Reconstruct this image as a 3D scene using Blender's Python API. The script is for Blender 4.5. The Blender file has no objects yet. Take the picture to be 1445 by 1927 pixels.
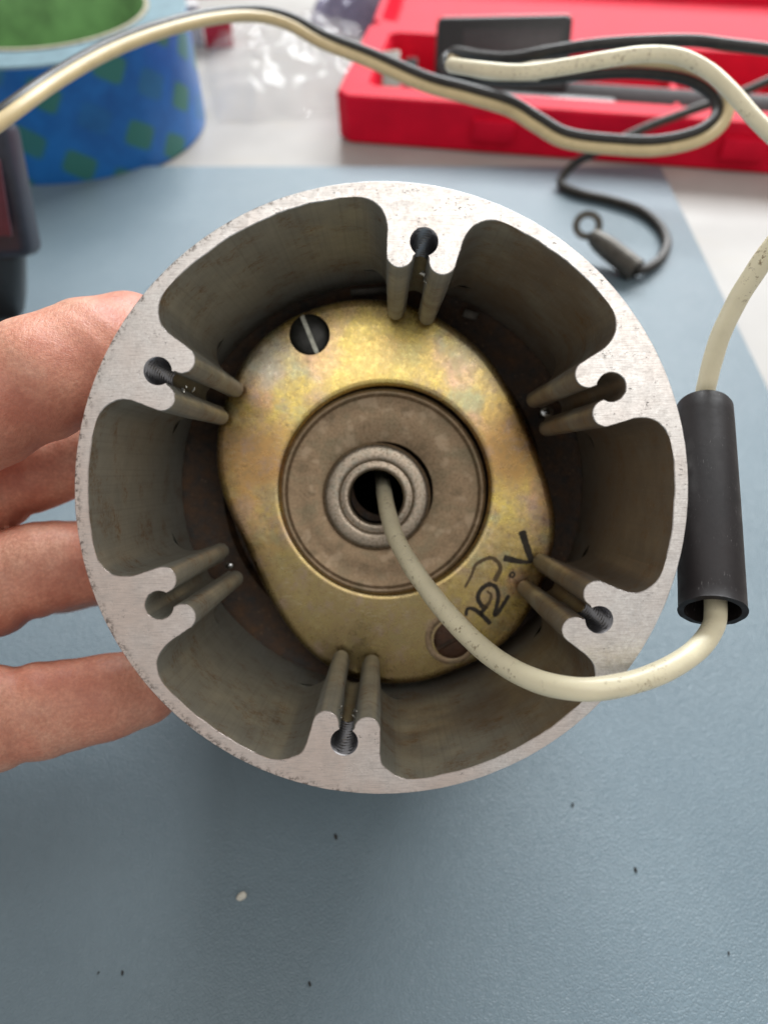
import bpy, bmesh, math, random
import numpy as np
from mathutils import Vector, Matrix, noise as mnoise
random.seed(7)
PI = math.pi
scene = bpy.context.scene
COL = scene.collection
# ------------------------------------------------------------------ camera (all lengths authored in mm, scaled to metres at the end)
PITCH = math.radians(50)
CAM = Vector((0, 0, 158))
FWD = Vector((0, math.cos(PITCH), -math.sin(PITCH)))
UPV = Vector((0, math.sin(PITCH), math.cos(PITCH)))
RGT = Vector((1, 0, 0))
FPX, CX, CY = 1450.0, 722.5, 963.5
cam_d = bpy.data.cameras.new('camera')
cam = bpy.data.objects.new('camera', cam_d); COL.objects.link(cam)
cam.location = CAM; cam.rotation_euler = (PI/2 - PITCH, 0, 0)
cam_d.sensor_fit = 'VERTICAL'; cam_d.sensor_height = 34.6; cam_d.lens = 34.6*FPX/1927.0
cam_d.clip_start = 0.005; cam_d.clip_end = 50
cam_d.dof.use_dof = True; cam_d.dof.focus_distance = 0.110; cam_d.dof.aperture_fstop = 16.5
scene.camera = cam
# ------------------------------------------------------------------ light
w = bpy.data.worlds.new('World'); scene.world = w; w.use_nodes = True
bg = w.node_tree.nodes['Background']; bg.inputs[0].default_value = (1.0, 0.975, 0.945, 1); bg.inputs[1].default_value = 0.46
def area(name, loc, target, sx, sy, watts, col):
    l = bpy.data.lights.new(name, 'AREA'); l.shape = 'RECTANGLE'; l.size = sx; l.size_y = sy; l.energy = watts; l.color = col
    o = bpy.data.objects.new(name, l); COL.objects.link(o); o.location = Vector(loc)*1000
    o.rotation_euler = (Vector(target)-Vector(loc)).to_track_quat('-Z', 'Y').to_euler()
    return o
area('ceiling_light', (0.42, -0.62, 1.55), (0.42, -0.62, 0.0), 1.5, 1.0, 8.8, (1.0, 0.97, 0.93))
area('ceiling_light', (0.6, 1.95, 1.25), (0, 0.2, 0.0), 1.9, 0.75, 94, (0.95, 0.98, 1.0))
vs = scene.view_settings
vs.view_transform = 'Standard'; vs.look = 'None'; vs.gamma = 1.0; vs.use_curve_mapping = False; vs.exposure = 0.0
scene.cycles.max_bounces = 8

# ------------------------------------------------------------------ pixel -> place helpers
def P(px, py, z):                      # a point seen at a photo pixel, z mm in front of the camera
    return CAM + z*(FWD + (px-CX)/FPX*RGT + (CY-py)/FPX*UPV)
def G(px, py, h=0.0):                  # where the ray through a pixel meets the height h
    d = FWD + (px-CX)/FPX*RGT + (CY-py)/FPX*UPV
    return CAM + d*((h-CAM.z)/d.z)
TILT = math.radians(3.1)
AX = FWD*math.cos(TILT) + UPV*math.sin(TILT)      # housing axis, pointing away
YL = UPV*math.cos(TILT) - FWD*math.sin(TILT)
LT = 76.0
FACE = P(717.5, 930, 100)
HM = Matrix(((RGT.x, YL.x, -AX.x, 0), (RGT.y, YL.y, -AX.y, 0), (RGT.z, YL.z, -AX.z, 0), (0, 0, 0, 1)))
HM.translation = FACE + AX*LT
HI = HM.inverted()
def L2(px, py, L):                     # pixel -> housing-local x, y on the plane L mm behind the cut face
    d = FWD + (px-CX)/FPX*RGT + (CY-py)/FPX*UPV
    o = HI @ CAM; dl = HI.to_3x3() @ d
    t = ((LT-L) - o.z)/dl.z
    p = o + dl*t
    return p.x, p.y
# ------------------------------------------------------------------ materials
class Mat:
    def __init__(s, name, **kw):
        s.m = bpy.data.materials.new(name); s.m.use_nodes = True
        s.t = s.m.node_tree; s.b = s.t.nodes['Principled BSDF']
        tc = s.t.nodes.new('ShaderNodeTexCoord')
        v = s.t.nodes.new('ShaderNodeVectorMath'); v.operation = 'SCALE'; v.inputs['Scale'].default_value = 1000.0
        s.t.links.new(tc.outputs['Object'], v.inputs[0]); s.co = v.outputs[0]; s.uv = tc.outputs['UV']
        for k, x in kw.items(): s.set(k, x)
    def set(s, k, x):
        k = {'metal': 'Metallic', 'rough': 'Roughness', 'col': 'Base Color', 'spec': 'Specular IOR Level', 'normal': 'Normal', 'sss': 'Subsurface Weight', 'coat': 'Coat Weight', 'trans': 'Transmission Weight', 'alpha': 'Alpha', 'ior': 'IOR', 'sheen': 'Sheen Weight'}.get(k, k)
        s.plug(s.b.inputs[k], x)
    def plug(s, inp, x):
        if isinstance(x, bpy.types.NodeSocket): s.t.links.new(x, inp)
        elif isinstance(x, (tuple, list)) and len(x) == 3 and inp.type == 'RGBA': inp.default_value = (*x, 1)
        else: inp.default_value = x
    def vec(s, scale=(1, 1, 1), rot=(0, 0, 0), src=None):
        n = s.t.nodes.new('ShaderNodeMapping'); s.plug(n.inputs['Vector'], src or s.co)
        n.inputs['Scale'].default_value = scale; n.inputs['Rotation'].default_value = rot; return n.outputs[0]
    def noise(s, scale, detail=4, rough=0.55, vec=None, dist=0.0, col=False):
        n = s.t.nodes.new('ShaderNodeTexNoise'); s.plug(n.inputs['Vector'], vec or s.co)
        n.inputs['Scale'].default_value = scale; n.inputs['Detail'].default_value = detail
        n.inputs['Roughness'].default_value = rough; n.inputs['Distortion'].default_value = dist
        return n.outputs[1 if col else 0]
    def voro(s, scale, feature='F1', vec=None, out=0, rnd=1.0):
        n = s.t.nodes.new('ShaderNodeTexVoronoi'); n.feature = feature; s.plug(n.inputs['Vector'], vec or s.co)
        n.inputs['Scale'].default_value = scale; n.inputs['Randomness'].default_value = rnd; return n.outputs[out]
    def ramp(s, fac, *stops):
        n = s.t.nodes.new('ShaderNodeValToRGB'); s.plug(n.inputs[0], fac); e = n.color_ramp.elements
        while len(e) < len(stops): e.new(0.5)
        for el, (p, c) in zip(e, stops):
            el.position = p; el.color = (c, c, c, 1) if not isinstance(c, tuple) else (*c, 1)
        return n.outputs[0]
    def mix(s, f, a, b, mode='MIX'):
        n = s.t.nodes.new('ShaderNodeMix'); n.data_type = 'RGBA'; n.blend_type = mode
        s.plug(n.inputs[0], f); s.plug(n.inputs[6], a); s.plug(n.inputs[7], b); return n.outputs[2]
    def math(s, op, a, b=0.0, c=0.0):
        n = s.t.nodes.new('ShaderNodeMath'); n.operation = op
        s.plug(n.inputs[0], a); s.plug(n.inputs[1], b); s.plug(n.inputs[2], c); return n.outputs[0]
    def sep(s, v=None):
        n = s.t.nodes.new('ShaderNodeSeparateXYZ'); s.plug(n.inputs[0], v or s.co); return n.outputs
    def comb(s, x, y, z=0.0):
        n = s.t.nodes.new('ShaderNodeCombineXYZ'); s.plug(n.inputs[0], x); s.plug(n.inputs[1], y); s.plug(n.inputs[2], z); return n.outputs[0]
    def bump(s, h, mm, strength=1.0, prev=None):
        n = s.t.nodes.new('ShaderNodeBump'); s.plug(n.inputs['Height'], h); n.inputs['Distance'].default_value = mm*0.001
        n.inputs['Strength'].default_value = strength
        if prev is not None: s.plug(n.inputs['Normal'], prev)
        s.set('normal', n.outputs[0]); return n.outputs[0]

def mat_cut():
    m = Mat('cut_aluminium', metal=0.92)
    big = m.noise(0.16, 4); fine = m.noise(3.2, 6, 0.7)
    scr = m.noise(1.0, 5, 0.65, m.vec((0.55, 5.0, 1), (0, 0, math.radians(-52))))
    scr2 = m.noise(1.0, 4, 0.6, m.vec((0.4, 7.0, 1), (0, 0, math.radians(20))))
    c = m.mix(m.ramp(fine, (0.32, 0.0), (0.66, 1.0)), (0.70, 0.67, 0.645), (0.95, 0.92, 0.89))
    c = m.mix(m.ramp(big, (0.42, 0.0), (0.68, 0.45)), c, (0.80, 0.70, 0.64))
    pit = m.math('MULTIPLY', m.ramp(m.noise(0.42, 3), (0.52, 0.0), (0.64, 1.0)), m.ramp(m.noise(2.4, 4, 0.7, m.vec((1, 2.2, 1), (0, 0, 0.9))), (0.60, 0.0), (0.68, 0.8)))
    x, y, z = m.sep()
    r = m.math('SQRT', m.math('ADD', m.math('MULTIPLY', x, x), m.math('MULTIPLY', y, y)))
    rim = m.math('MULTIPLY', m.ramp(m.math('SUBTRACT', r, 38.6), (0.0, 0.0), (1.0, 1.0)), m.math('MULTIPLY', m.ramp(m.noise(1.6, 5, 0.75), (0.50, 0.0), (0.60, 0.9)), m.ramp(m.math('MULTIPLY_ADD', x, -0.012, m.noise(0.12, 3)), (0.42, 0.1), (0.75, 1.0))))
    c = m.mix(m.ramp(m.math('MULTIPLY_ADD', m.math('ADD', x, y), -0.0075, m.noise(0.09, 4)), (0.5, 0.0), (0.88, 0.75)), c, (0.74, 0.60, 0.525))  # warm reflection towards the lower left, painted into the face colour
    c = m.mix(m.ramp(m.noise(0.45, 5, 0.7, m.vec((1, 1, 1), (0, 0, 1.3))), (0.52, 0.0), (0.74, 0.5)), c, (0.55, 0.51, 0.48))
    sl = m.math('MULTIPLY', m.ramp(m.noise(1.0, 2, 0.5, m.vec((0.10, 3.2, 1), (0, 0, math.radians(-68)))), (0.66, 0.0), (0.70, 0.7)), m.ramp(m.noise(0.08, 2, 0.5, m.vec((1, 1, 1), (0, 0, 2.2))), (0.48, 0.0), (0.6, 1.0)))
    c = m.mix(sl, c, (0.40, 0.35, 0.32))
    scm = m.math('MULTIPLY', m.ramp(m.noise(0.2, 2), (0.45, 0.0), (0.62, 1.0)), m.ramp(scr2, (0.60, 0.0), (0.68, 0.55)))
    c = m.mix(scm, c, (0.40, 0.34, 0.31))
    c = m.mix(m.ramp(m.noise(1.0, 4, 0.6, m.vec((0.5, 9.0, 1), (0, 0, math.radians(-50)))), (0.48, 0.0), (0.70, 0.7)), c, (0.50, 0.45, 0.42))
    c = m.mix(m.math('MAXIMUM', pit, rim), c, (0.13, 0.10, 0.085))
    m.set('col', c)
    m.set('rough', m.ramp(m.noise(1.1, 4), (0.3, 0.30), (0.7, 0.46)))
    b = m.bump(m.noise(1.0, 3, 0.5, m.vec((0.4, 6.0, 1), (0, 0, math.radians(-52)))), 0.016, 0.8); b = m.bump(m.noise(2.2, 2), 0.012, 0.8, b); m.bump(m.math('SUBTRACT', 1.0, pit), 0.05, 0.8, b)
    return m.m
def mat_wall():
    m = Mat('oxidised_aluminium_wall', metal=0.3)
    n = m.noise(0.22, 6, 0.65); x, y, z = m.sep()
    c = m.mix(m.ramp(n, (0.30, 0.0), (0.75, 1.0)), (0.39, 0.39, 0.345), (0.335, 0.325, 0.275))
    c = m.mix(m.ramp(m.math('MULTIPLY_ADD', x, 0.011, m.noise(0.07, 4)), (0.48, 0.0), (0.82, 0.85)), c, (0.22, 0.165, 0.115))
    deep = m.ramp(m.math('MULTIPLY_ADD', m.noise(0.16, 4), 26.0, m.math('MULTIPLY', z, -1.0)), (0.0, 0.0), (1.0, 1.0))
    rust = m.math('MULTIPLY', m.ramp(m.noise(0.23, 5, 0.65), (0.50, 0.0), (0.68, 1.0)), m.ramp(m.noise(1.5, 5, 0.75), (0.42, 0.1), (0.62, 1.0)))
    c = m.mix(m.math('MULTIPLY', rust, 0.9), c, (0.22, 0.115, 0.045))
    sp = m.math('MULTIPLY', m.ramp(m.voro(1.15), (0.0, 1.0), (0.14, 0.0)), m.ramp(m.noise(0.3, 2), (0.45, 0.0), (0.55, 1.0)))
    c = m.mix(sp, c, (0.50, 0.45, 0.36))
    c = m.mix(m.ramp(m.noise(1.0, 4, 0.6, m.vec((2.4, 2.4, 0.02))), (0.48, 0.0), (0.70, 0.28)), c, (0.17, 0.16, 0.14))
    m.set('col', c); m.set('rough', m.ramp(n, (0.3, 0.40), (0.7, 0.6)))
    b = m.bump(m.noise(1.3, 4), 0.05, 0.6); m.bump(m.noise(6, 3), 0.012, 0.6, b)
    return m.m
def mat_thread():
    m = Mat('bright_thread', metal=1.0, col=(0.36, 0.36, 0.38), rough=0.3); m.bump(m.noise(3, 3), 0.02, 0.5); return m.m
def mat_outer():
    m = Mat('outer_aluminium', metal=0.8, rough=0.42); m.set('col', m.ramp(m.noise(0.4, 4), (0.3, (0.42, 0.41, 0.40)), (0.7, (0.6, 0.59, 0.57)))); m.bump(m.noise(1, 3, 0.5, m.vec((2, 2, 0.1))), 0.02, 0.6); return m.m
def mat_gold():
    m = Mat('gold_chromate_plate', metal=1.0)
    n1 = m.noise(0.075, 3, 0.55); n2 = m.noise(0.13, 4, 0.6, m.vec((1, 1, 1), (0, 0, 2))); f = m.noise(2.6, 6, 0.75); f2 = m.noise(0.8, 5, 0.7)
    c = m.ramp(n1, (0.30, (0.66, 0.52, 0.27)), (0.44, (0.84, 0.62, 0.22)), (0.52, (0.92, 0.72, 0.20)), (0.60, (0.84, 0.52, 0.20)), (0.72, (0.70, 0.60, 0.34)))
    c = m.mix(m.ramp(n2, (0.50, 0.0), (0.66, 0.65)), c, (0.80, 0.50, 0.42))
    c = m.mix(m.ramp(m.noise(0.17, 3, 0.6, m.vec((1, 1, 1), (1, 0, 0.4))), (0.54, 0.0), (0.68, 0.75)), c, (0.50, 0.56, 0.36))
    c = m.mix(m.ramp(f, (0.34, 0.55), (0.62, 0.0)), c, (0.35, 0.26, 0.12))
    c = m.mix(m.ramp(f2, (0.52, 0.0), (0.70, 0.35)), c, (0.92, 0.80, 0.50))
    nz = m.t.nodes.new('ShaderNodeVectorMath'); nz.operation = 'MULTIPLY_ADD'; m.plug(nz.inputs[0], m.noise(0.16, 4, 0.6, col=True)); nz.inputs[1].default_value = (9, 9, 0); m.plug(nz.inputs[2], m.co)
    def blot(px, py, r0, r1):
        d = m.t.nodes.new('ShaderNodeVectorMath'); d.operation = 'DISTANCE'; m.plug(d.inputs[0], nz.outputs[0]); qx, qy = L2(px, py, 38); d.inputs[1].default_value = (qx+4.5, qy+4.5, LT-38)
        g = m.t.nodes.new('ShaderNodeMapRange'); m.plug(g.inputs[0], d.outputs['Value']); g.inputs[1].default_value = r0; g.inputs[2].default_value = r1; g.inputs[3].default_value = 1; g.inputs[4].default_value = 0; return g.outputs[0]
    c = m.mix(m.math('MULTIPLY', blot(640, 1230, 17, 33), 0.9), c, (0.36, 0.28, 0.135))  # tan tarnish, also painting in the dimmer reflection on the lower half
    c = m.mix(m.math('MULTIPLY', blot(480, 870, 4, 11), 0.9), c, (0.52, 0.30, 0.125))
    c = m.mix(m.math('MULTIPLY', blot(965, 850, 4, 10), 0.9), c, (0.50, 0.29, 0.11))
    c = m.mix(m.math('MULTIPLY', blot(500, 670, 2, 7), 0.7), c, (0.60, 0.60, 0.54))
    c = m.mix(m.math('MULTIPLY', blot(600, 665, 2.5, 5), 0.45), c, (0.85, 0.48, 0.46))
    c = m.mix(m.math('MULTIPLY', blot(905, 640, 3, 8), 0.6), c, (0.62, 0.60, 0.46))
    spots = m.math('MULTIPLY', m.ramp(m.noise(1.2, 4, 0.7), (0.60, 0.0), (0.68, 1.0)), m.ramp(m.noise(0.2, 2), (0.45, 0.0), (0.55, 1.0)))
    c = m.mix(m.math('MULTIPLY', spots, 0.6), c, (0.16, 0.11, 0.06))
    # bare grey zinc towards the bent edge
    x, y, z = m.sep()
    edge = m.ramp(m.math('MULTIPLY_ADD', m.noise(0.25, 3), 0.5, m.math('SUBTRACT', LT-38.28, z)), (0.0, 0.0), (1.0, 1.0))
    c = m.mix(m.ramp(edge, (0.5, 0.0), (0.9, 1.0)), c, (0.50, 0.48, 0.42))
    c = m.mix(m.ramp(m.noise(0.85, 6, 0.72, m.vec((1, 1, 1), (0, 0, 0.7))), (0.46, 0.0), (0.64, 0.5)), c, (0.34, 0.24, 0.13))
    c = m.mix(m.ramp(m.noise(0.19, 4, 0.65, m.vec((1, 1, 1), (0, 0, 2.7))), (0.54, 0.0), (0.68, 0.55)), c, (0.42, 0.31, 0.27))
    c = m.mix(m.math('MULTIPLY', blot(700, 690, 4, 13), 0.65), c, m.mix(m.ramp(f, (0.36, 0.0), (0.6, 1.0)), (0.80, 0.56, 0.16), (1.0, 0.82, 0.30)))  # yellow sheen at upper centre painted into the plate colour
    sc_ = m.math('MULTIPLY', m.ramp(m.noise(1.0, 3, 0.6, m.vec((0.5, 11.0, 1), (0, 0, 0.6))), (0.60, 0.0), (0.66, 0.6)), m.ramp(m.noise(0.25, 2), (0.48, 0.0), (0.6, 1.0)))
    c = m.mix(sc_, c, (0.80, 0.74, 0.58))
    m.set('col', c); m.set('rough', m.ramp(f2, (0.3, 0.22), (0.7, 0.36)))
    b = m.bump(m.noise(2.6, 2, 0.5), 0.012, 0.85); m.bump(m.noise(0.35, 2), 0.03, 0.5, b)
    return m.m
def mat_cap():
    m = Mat('tarnished_steel_cap', metal=0.75)
    n = m.noise(0.2, 5, 0.65); f = m.noise(2.0, 5, 0.7)
    c = m.ramp(n, (0.34, (0.33, 0.27, 0.175)), (0.52, (0.44, 0.315, 0.20)), (0.66, (0.27, 0.205, 0.13)))
    c = m.mix(m.ramp(f, (0.35, 0.6), (0.62, 0.0)), c, (0.15, 0.10, 0.055))
    c = m.mix(m.math('MULTIPLY', m.ramp(m.noise(0.3, 3, 0.6, m.vec((1, 1, 1), (0, 0, 3))), (0.55, 0.0), (0.64, 0.5)), 1.0), c, (0.56, 0.43, 0.30))
    m.set('col', c); m.set('rough', m.ramp(f, (0.3, 0.42), (0.7, 0.6))); m.bump(f, 0.015, 0.7); return m.m
def mat_bush():
    m = Mat('worn_bushing_metal', metal=0.9)
    n = m.noise(0.5, 5, 0.65); f = m.noise(2.6, 6, 0.75)
    c = m.ramp(n, (0.35, (0.40, 0.36, 0.29)), (0.52, (0.50, 0.41, 0.32)), (0.68, (0.33, 0.31, 0.25)))
    c = m.mix(m.ramp(f, (0.50, 0.0), (0.62, 0.85)), c, (0.17, 0.12, 0.08)); m.set('col', c)
    m.set('rough', m.ramp(f, (0.3, 0.28), (0.7, 0.5))); m.bump(f, 0.035, 0.9); return m.m
def mat_rust(name='rusty_core', a=(0.035, 0.024, 0.016), b=(0.10, 0.055, 0.03)):
    m = Mat(name, metal=0.2); n = m.noise(0.35, 5, 0.7)
    c = m.ramp(n, (0.35, a), (0.6, tuple((p+q)/2 for p, q in zip(a, b))), (0.75, b))
    c = m.mix(m.ramp(m.voro(0.5), (0.0, 0.7), (0.16, 0.0)), c, (0.25, 0.15, 0.08))
    m.set('col', c); m.set('rough', m.ramp(n, (0.3, 0.3), (0.7, 0.65))); m.bump(n, 0.25, 0.8); m.bump(m.noise(1.2, 5, 0.7), 0.25, 0.9); return m.m
def mat_insul(name, base, dirt, amt=0.5, rough=0.38):
    m = Mat(name, rough=rough, sss=0.06); m.b.inputs['Subsurface Radius'].default_value = (0.0012, 0.001, 0.0006)
    n = m.noise(0.16, 4, 0.6); f = m.noise(1.1, 5, 0.7)
    c = m.mix(m.ramp(n, (0.4, 0.0), (0.7, 0.8)), base, tuple(x*0.86 for x in base))
    k = m.math('MULTIPLY', m.ramp(m.noise(0.13, 3), (0.46, 0.0), (0.6, 1.0)), m.ramp(f, (0.56, 0.0), (0.66, amt)))
    c = m.mix(k, c, dirt); m.set('col', c); m.bump(m.noise(0.8, 4), 0.08, 0.5); return m.m
def mat_simple(name, col, rough=0.5, metal=0.0, var=0.25, scale=0.4, bump=0.0, **kw):
    m = Mat(name, rough=rough, metal=metal, **kw)
    n = m.noise(scale, 4, 0.6)
    m.set('col', m.mix(m.ramp(n, (0.3, 0.0), (0.7, 1.0)), tuple(x*(1-var) for x in col), tuple(min(1, x*(1+var*0.6)) for x in col)))
    if bump: m.bump(m.noise(scale*3, 4), bump, 0.7)
    return m.m
def mat_sleeve():
    m = Mat('black_plastic_sleeve', rough=0.4, spec=0.28)
    n = m.noise(0.18, 4, 0.6, m.vec((1, 1, 0.4)))
    c = m.mix(m.ramp(n, (0.35, 0.0), (0.7, 1.0)), (0.009, 0.0065, 0.007), (0.016, 0.0115, 0.0115))
    k = m.math('MULTIPLY', m.ramp(m.noise(0.22, 2), (0.5, 0.0), (0.62, 1.0)), m.ramp(m.noise(1.8, 4, 0.7, m.vec((2.5, 2.5, 0.6), (0.5, 0.3, 0))), (0.60, 0.0), (0.7, 0.8)))
    c = m.mix(k, c, (0.13, 0.12, 0.12)); m.set('col', c)
    m.set('rough', m.ramp(m.noise(0.5, 4), (0.3, 0.45), (0.7, 0.62))); m.bump(m.noise(1.3, 4), 0.03, 0.6); return m.m
def mat_mat():
    m = Mat('blue_grey_vinyl', rough=0.42, spec=0.5)
    c = m.ramp(m.noise(0.02, 3, 0.6), (0.35, (0.148, 0.206, 0.243)), (0.65, (0.170, 0.230, 0.266)))
    c = m.mix(m.ramp(m.noise(0.4, 4), (0.3, 0.0), (0.7, 0.14)), c, (0.10, 0.14, 0.165)); m.set('col', c)
    wv = m.vec((1, 1, 0.001))
    warp = m.noise(0.6, 3, 0.6, wv, col=True)
    add = m.t.nodes.new('ShaderNodeVectorMath'); add.operation = 'MULTIPLY_ADD'
    m.plug(add.inputs[0], warp); add.inputs[1].default_value = (0.9, 0.9, 0); m.plug(add.inputs[2], wv)
    v1 = m.voro(1.35, 'DISTANCE_TO_EDGE', add.outputs[0]); v2 = m.voro(2.5, 'DISTANCE_TO_EDGE', add.outputs[0])
    h = m.math('ADD', m.ramp(v1, (0.0, 0.0), (0.22, 1.0)), m.math('MULTIPLY', m.ramp(v2, (0.0, 0.0), (0.25, 1.0)), 0.5))
    h = m.math('ADD', h, m.math('MULTIPLY', m.noise(1.3, 4, 0.6, wv), 0.8))
    m.bump(h, 0.062, 0.85); m.set('rough', m.ramp(m.noise(0.03, 3), (0.3, 0.36), (0.7, 0.48))); return m.m
def mat_table():
    m = Mat('white_laminate', rough=0.4, spec=0.12)
    c = m.ramp(m.noise(0.012, 4, 0.6), (0.35, (0.385, 0.365, 0.345)), (0.65, (0.47, 0.45, 0.425)))
    c = m.mix(m.ramp(m.noise(0.05, 5, 0.7, m.vec((0.4, 1.2, 1))), (0.55, 0.0), (0.75, 0.25)), c, (0.48, 0.40, 0.27)); m.set('col', c)
    m.bump(m.noise(0.3, 3), 0.02, 0.4); return m.m
def mat_skin():
    m = Mat('skin', rough=0.46, sss=0.22); m.b.inputs['Subsurface Radius'].default_value = (0.0032, 0.0012, 0.0007)
    n = m.noise(0.09, 4, 0.6); f = m.noise(1.6, 5, 0.65)
    c = m.ramp(n, (0.34, (0.52, 0.185, 0.12)), (0.5, (0.67, 0.30, 0.20)), (0.66, (0.73, 0.40, 0.28)))
    c = m.mix(m.ramp(f, (0.40, 0.42), (0.64, 0.0)), c, (0.38, 0.13, 0.085)); m.set('col', c)
    wr = m.noise(0.5, 4, 0.6, col=True); add = m.t.nodes.new('ShaderNodeVectorMath'); add.operation = 'MULTIPLY_ADD'
    m.plug(add.inputs[0], wr); add.inputs[1].default_value = (1.2, 1.2, 1.2); m.plug(add.inputs[2], m.co)
    v = m.voro(2.2, 'DISTANCE_TO_EDGE', add.outputs[0])
    b = m.bump(m.ramp(v, (0.0, 0.0), (0.16, 1.0)), 0.035, 0.55)
    b = m.bump(m.noise(1.0, 4, 0.6, m.vec((1.6, 0.45, 0.8), (0.1, 0.2, -0.4))), 0.2, 0.6, b); m.bump(m.noise(0.25, 3), 0.5, 0.5, b); m.set('rough', m.ramp(f, (0.3, 0.38), (0.7, 0.58))); return m.m
def mat_tape():
    m = Mat('blue_patterned_tape', rough=0.32)
    x, y, z = m.sep(m.uv)
    u = m.math('MULTIPLY', x, 377.0); v = m.math('MULTIPLY', y, 48.0)
    rv = m.vec((1/20.0, 1/20.0, 1), (0, 0, math.radians(33)), m.comb(u, v))
    fl = m.t.nodes.new('ShaderNodeVectorMath'); fl.operation = 'FLOOR'; m.plug(fl.inputs[0], rv)
    fr = m.t.nodes.new('ShaderNodeVectorMath'); fr.operation = 'FRACTION'; m.plug(fr.inputs[0], rv)
    a, b, _ = m.sep(fr.outputs[0])
    da = m.math('ABSOLUTE', m.math('SUBTRACT', a, 0.5)); db = m.math('MULTIPLY', m.math('ABSOLUTE', m.math('SUBTRACT', b, 0.5)), 1.25)
    d = m.math('POWER', m.math('ADD', m.math('POWER', da, 5.0), m.math('POWER', db, 5.0)), 0.2)
    wn = m.t.nodes.new('ShaderNodeTexWhiteNoise'); wn.noise_dimensions = '2D'; m.plug(wn.inputs['Vector'], fl.outputs[0])
    msk = m.math('MULTIPLY', m.ramp(d, (0.27, 1.0), (0.36, 0.0)), m.ramp(wn.outputs[0], (0.08, 0.15), (0.5, 1.0)))
    blue = m.ramp(m.noise(0.05, 4, 0.6), (0.35, (0.006, 0.09, 0.32)), (0.65, (0.012, 0.16, 0.50)))
    m.set('col', m.mix(m.math('MULTIPLY', msk, 0.9), blue, (0.04, 0.185, 0.12))); m.bump(m.noise(0.3, 4), 0.1, 0.5); return m.m
def mat_clear():
    m = Mat('clear_plastic_film', rough=0.07, alpha=0.20, spec=0.9); m.set('col', (0.80, 0.77, 0.76)); m.bump(m.noise(0.12, 3), 1.5, 0.8); return m.m

MT = dict(cut=mat_cut(), wall=mat_wall(), thread=mat_thread(), outer=mat_outer(), gold=mat_gold(), cap=mat_cap(), bush=mat_bush(), core=mat_rust('rusty_core', (0.014, 0.010, 0.007), (0.17, 0.085, 0.038)),
          brown=mat_rust('brown_rust', (0.05, 0.024, 0.013), (0.14, 0.065, 0.035)),
          dark=mat_simple('bore_shade_black', (0.0015, 0.0015, 0.0015), 0.9, spec=0.05), screw=mat_simple('black_oxide_screw', (0.055, 0.055, 0.052), 0.33, 0.8, bump=0.03, scale=1.0),
          bright=mat_simple('through_light_metal', (0.75, 0.77, 0.78), 0.18, 1.0, bump=0.03), slot=mat_simple('slot_metal', (0.60, 0.60, 0.52), 0.4, 0.8, 0.4, 1.5, 0.05),
          ink=mat_simple('black_marker_ink', (0.045, 0.033, 0.02), 0.6, var=0.6, scale=1.2), inkbrown=mat_simple('faded_brown_ink', (0.16, 0.105, 0.045), 0.6, scale=1.5),
          cream=mat_insul('cream_insulation', (0.84, 0.765, 0.545), (0.22, 0.15, 0.07), 0.85), yellowed=mat_insul('yellowed_insulation', (0.70, 0.56, 0.31), (0.2, 0.13, 0.06), 0.6),
          blackins=mat_simple('black_insulation', (0.022, 0.021, 0.019), 0.42, var=0.5, bump=0.05), greyins=mat_simple('grey_brown_insulation', (0.032, 0.026, 0.019), 0.5, var=0.5, bump=0.05),
          sleeve=mat_sleeve(), vinyl=mat_mat(), table=mat_table(), skin=mat_skin(), tape=mat_tape(), clear=mat_clear(),
          tapeside=mat_simple('pale_tape_side', (0.17, 0.28, 0.33), 0.6, var=0.2, scale=0.2), core_edge=mat_simple('card_edge', (0.42, 0.38, 0.27), 0.7), green=mat_simple('green_core', (0.22, 0.42, 0.17), 0.6, var=0.4, scale=0.05),
          red=mat_simple('red_plastic', (0.74, 0.008, 0.036), 0.55, var=0.15, scale=0.06, bump=0.05, spec=0.1), redcard=mat_simple('red_card', (0.42, 0.008, 0.03), 0.5), white=mat_simple('white_card', (0.6, 0.58, 0.58), 0.5),
          blk=mat_simple('black_plastic', (0.018, 0.018, 0.019), 0.38, var=0.3, bump=0.05), grey=mat_simple('dark_grey_plastic', (0.05, 0.045, 0.047), 0.4), steel=mat_simple('brushed_steel', (0.42, 0.42, 0.38), 0.38, 0.9, bump=0.03),
          navy=mat_simple('navy_plastic', (0.022, 0.026, 0.042), 0.4, var=0.2), maroon=mat_simple('maroon_panel', (0.085, 0.012, 0.025), 0.4), crimp=mat_simple('dull_tinned_metal', (0.11, 0.10, 0.085), 0.5, 0.6, 0.4, 0.5, 0.08),
          crumb=mat_simple('pale_crumb', (0.62, 0.60, 0.52), 0.5), speck=mat_simple('dark_speck', (0.02, 0.018, 0.016), 0.7), violet=mat_simple('violet_grey_film', (0.22, 0.20, 0.30), 0.35))
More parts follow.
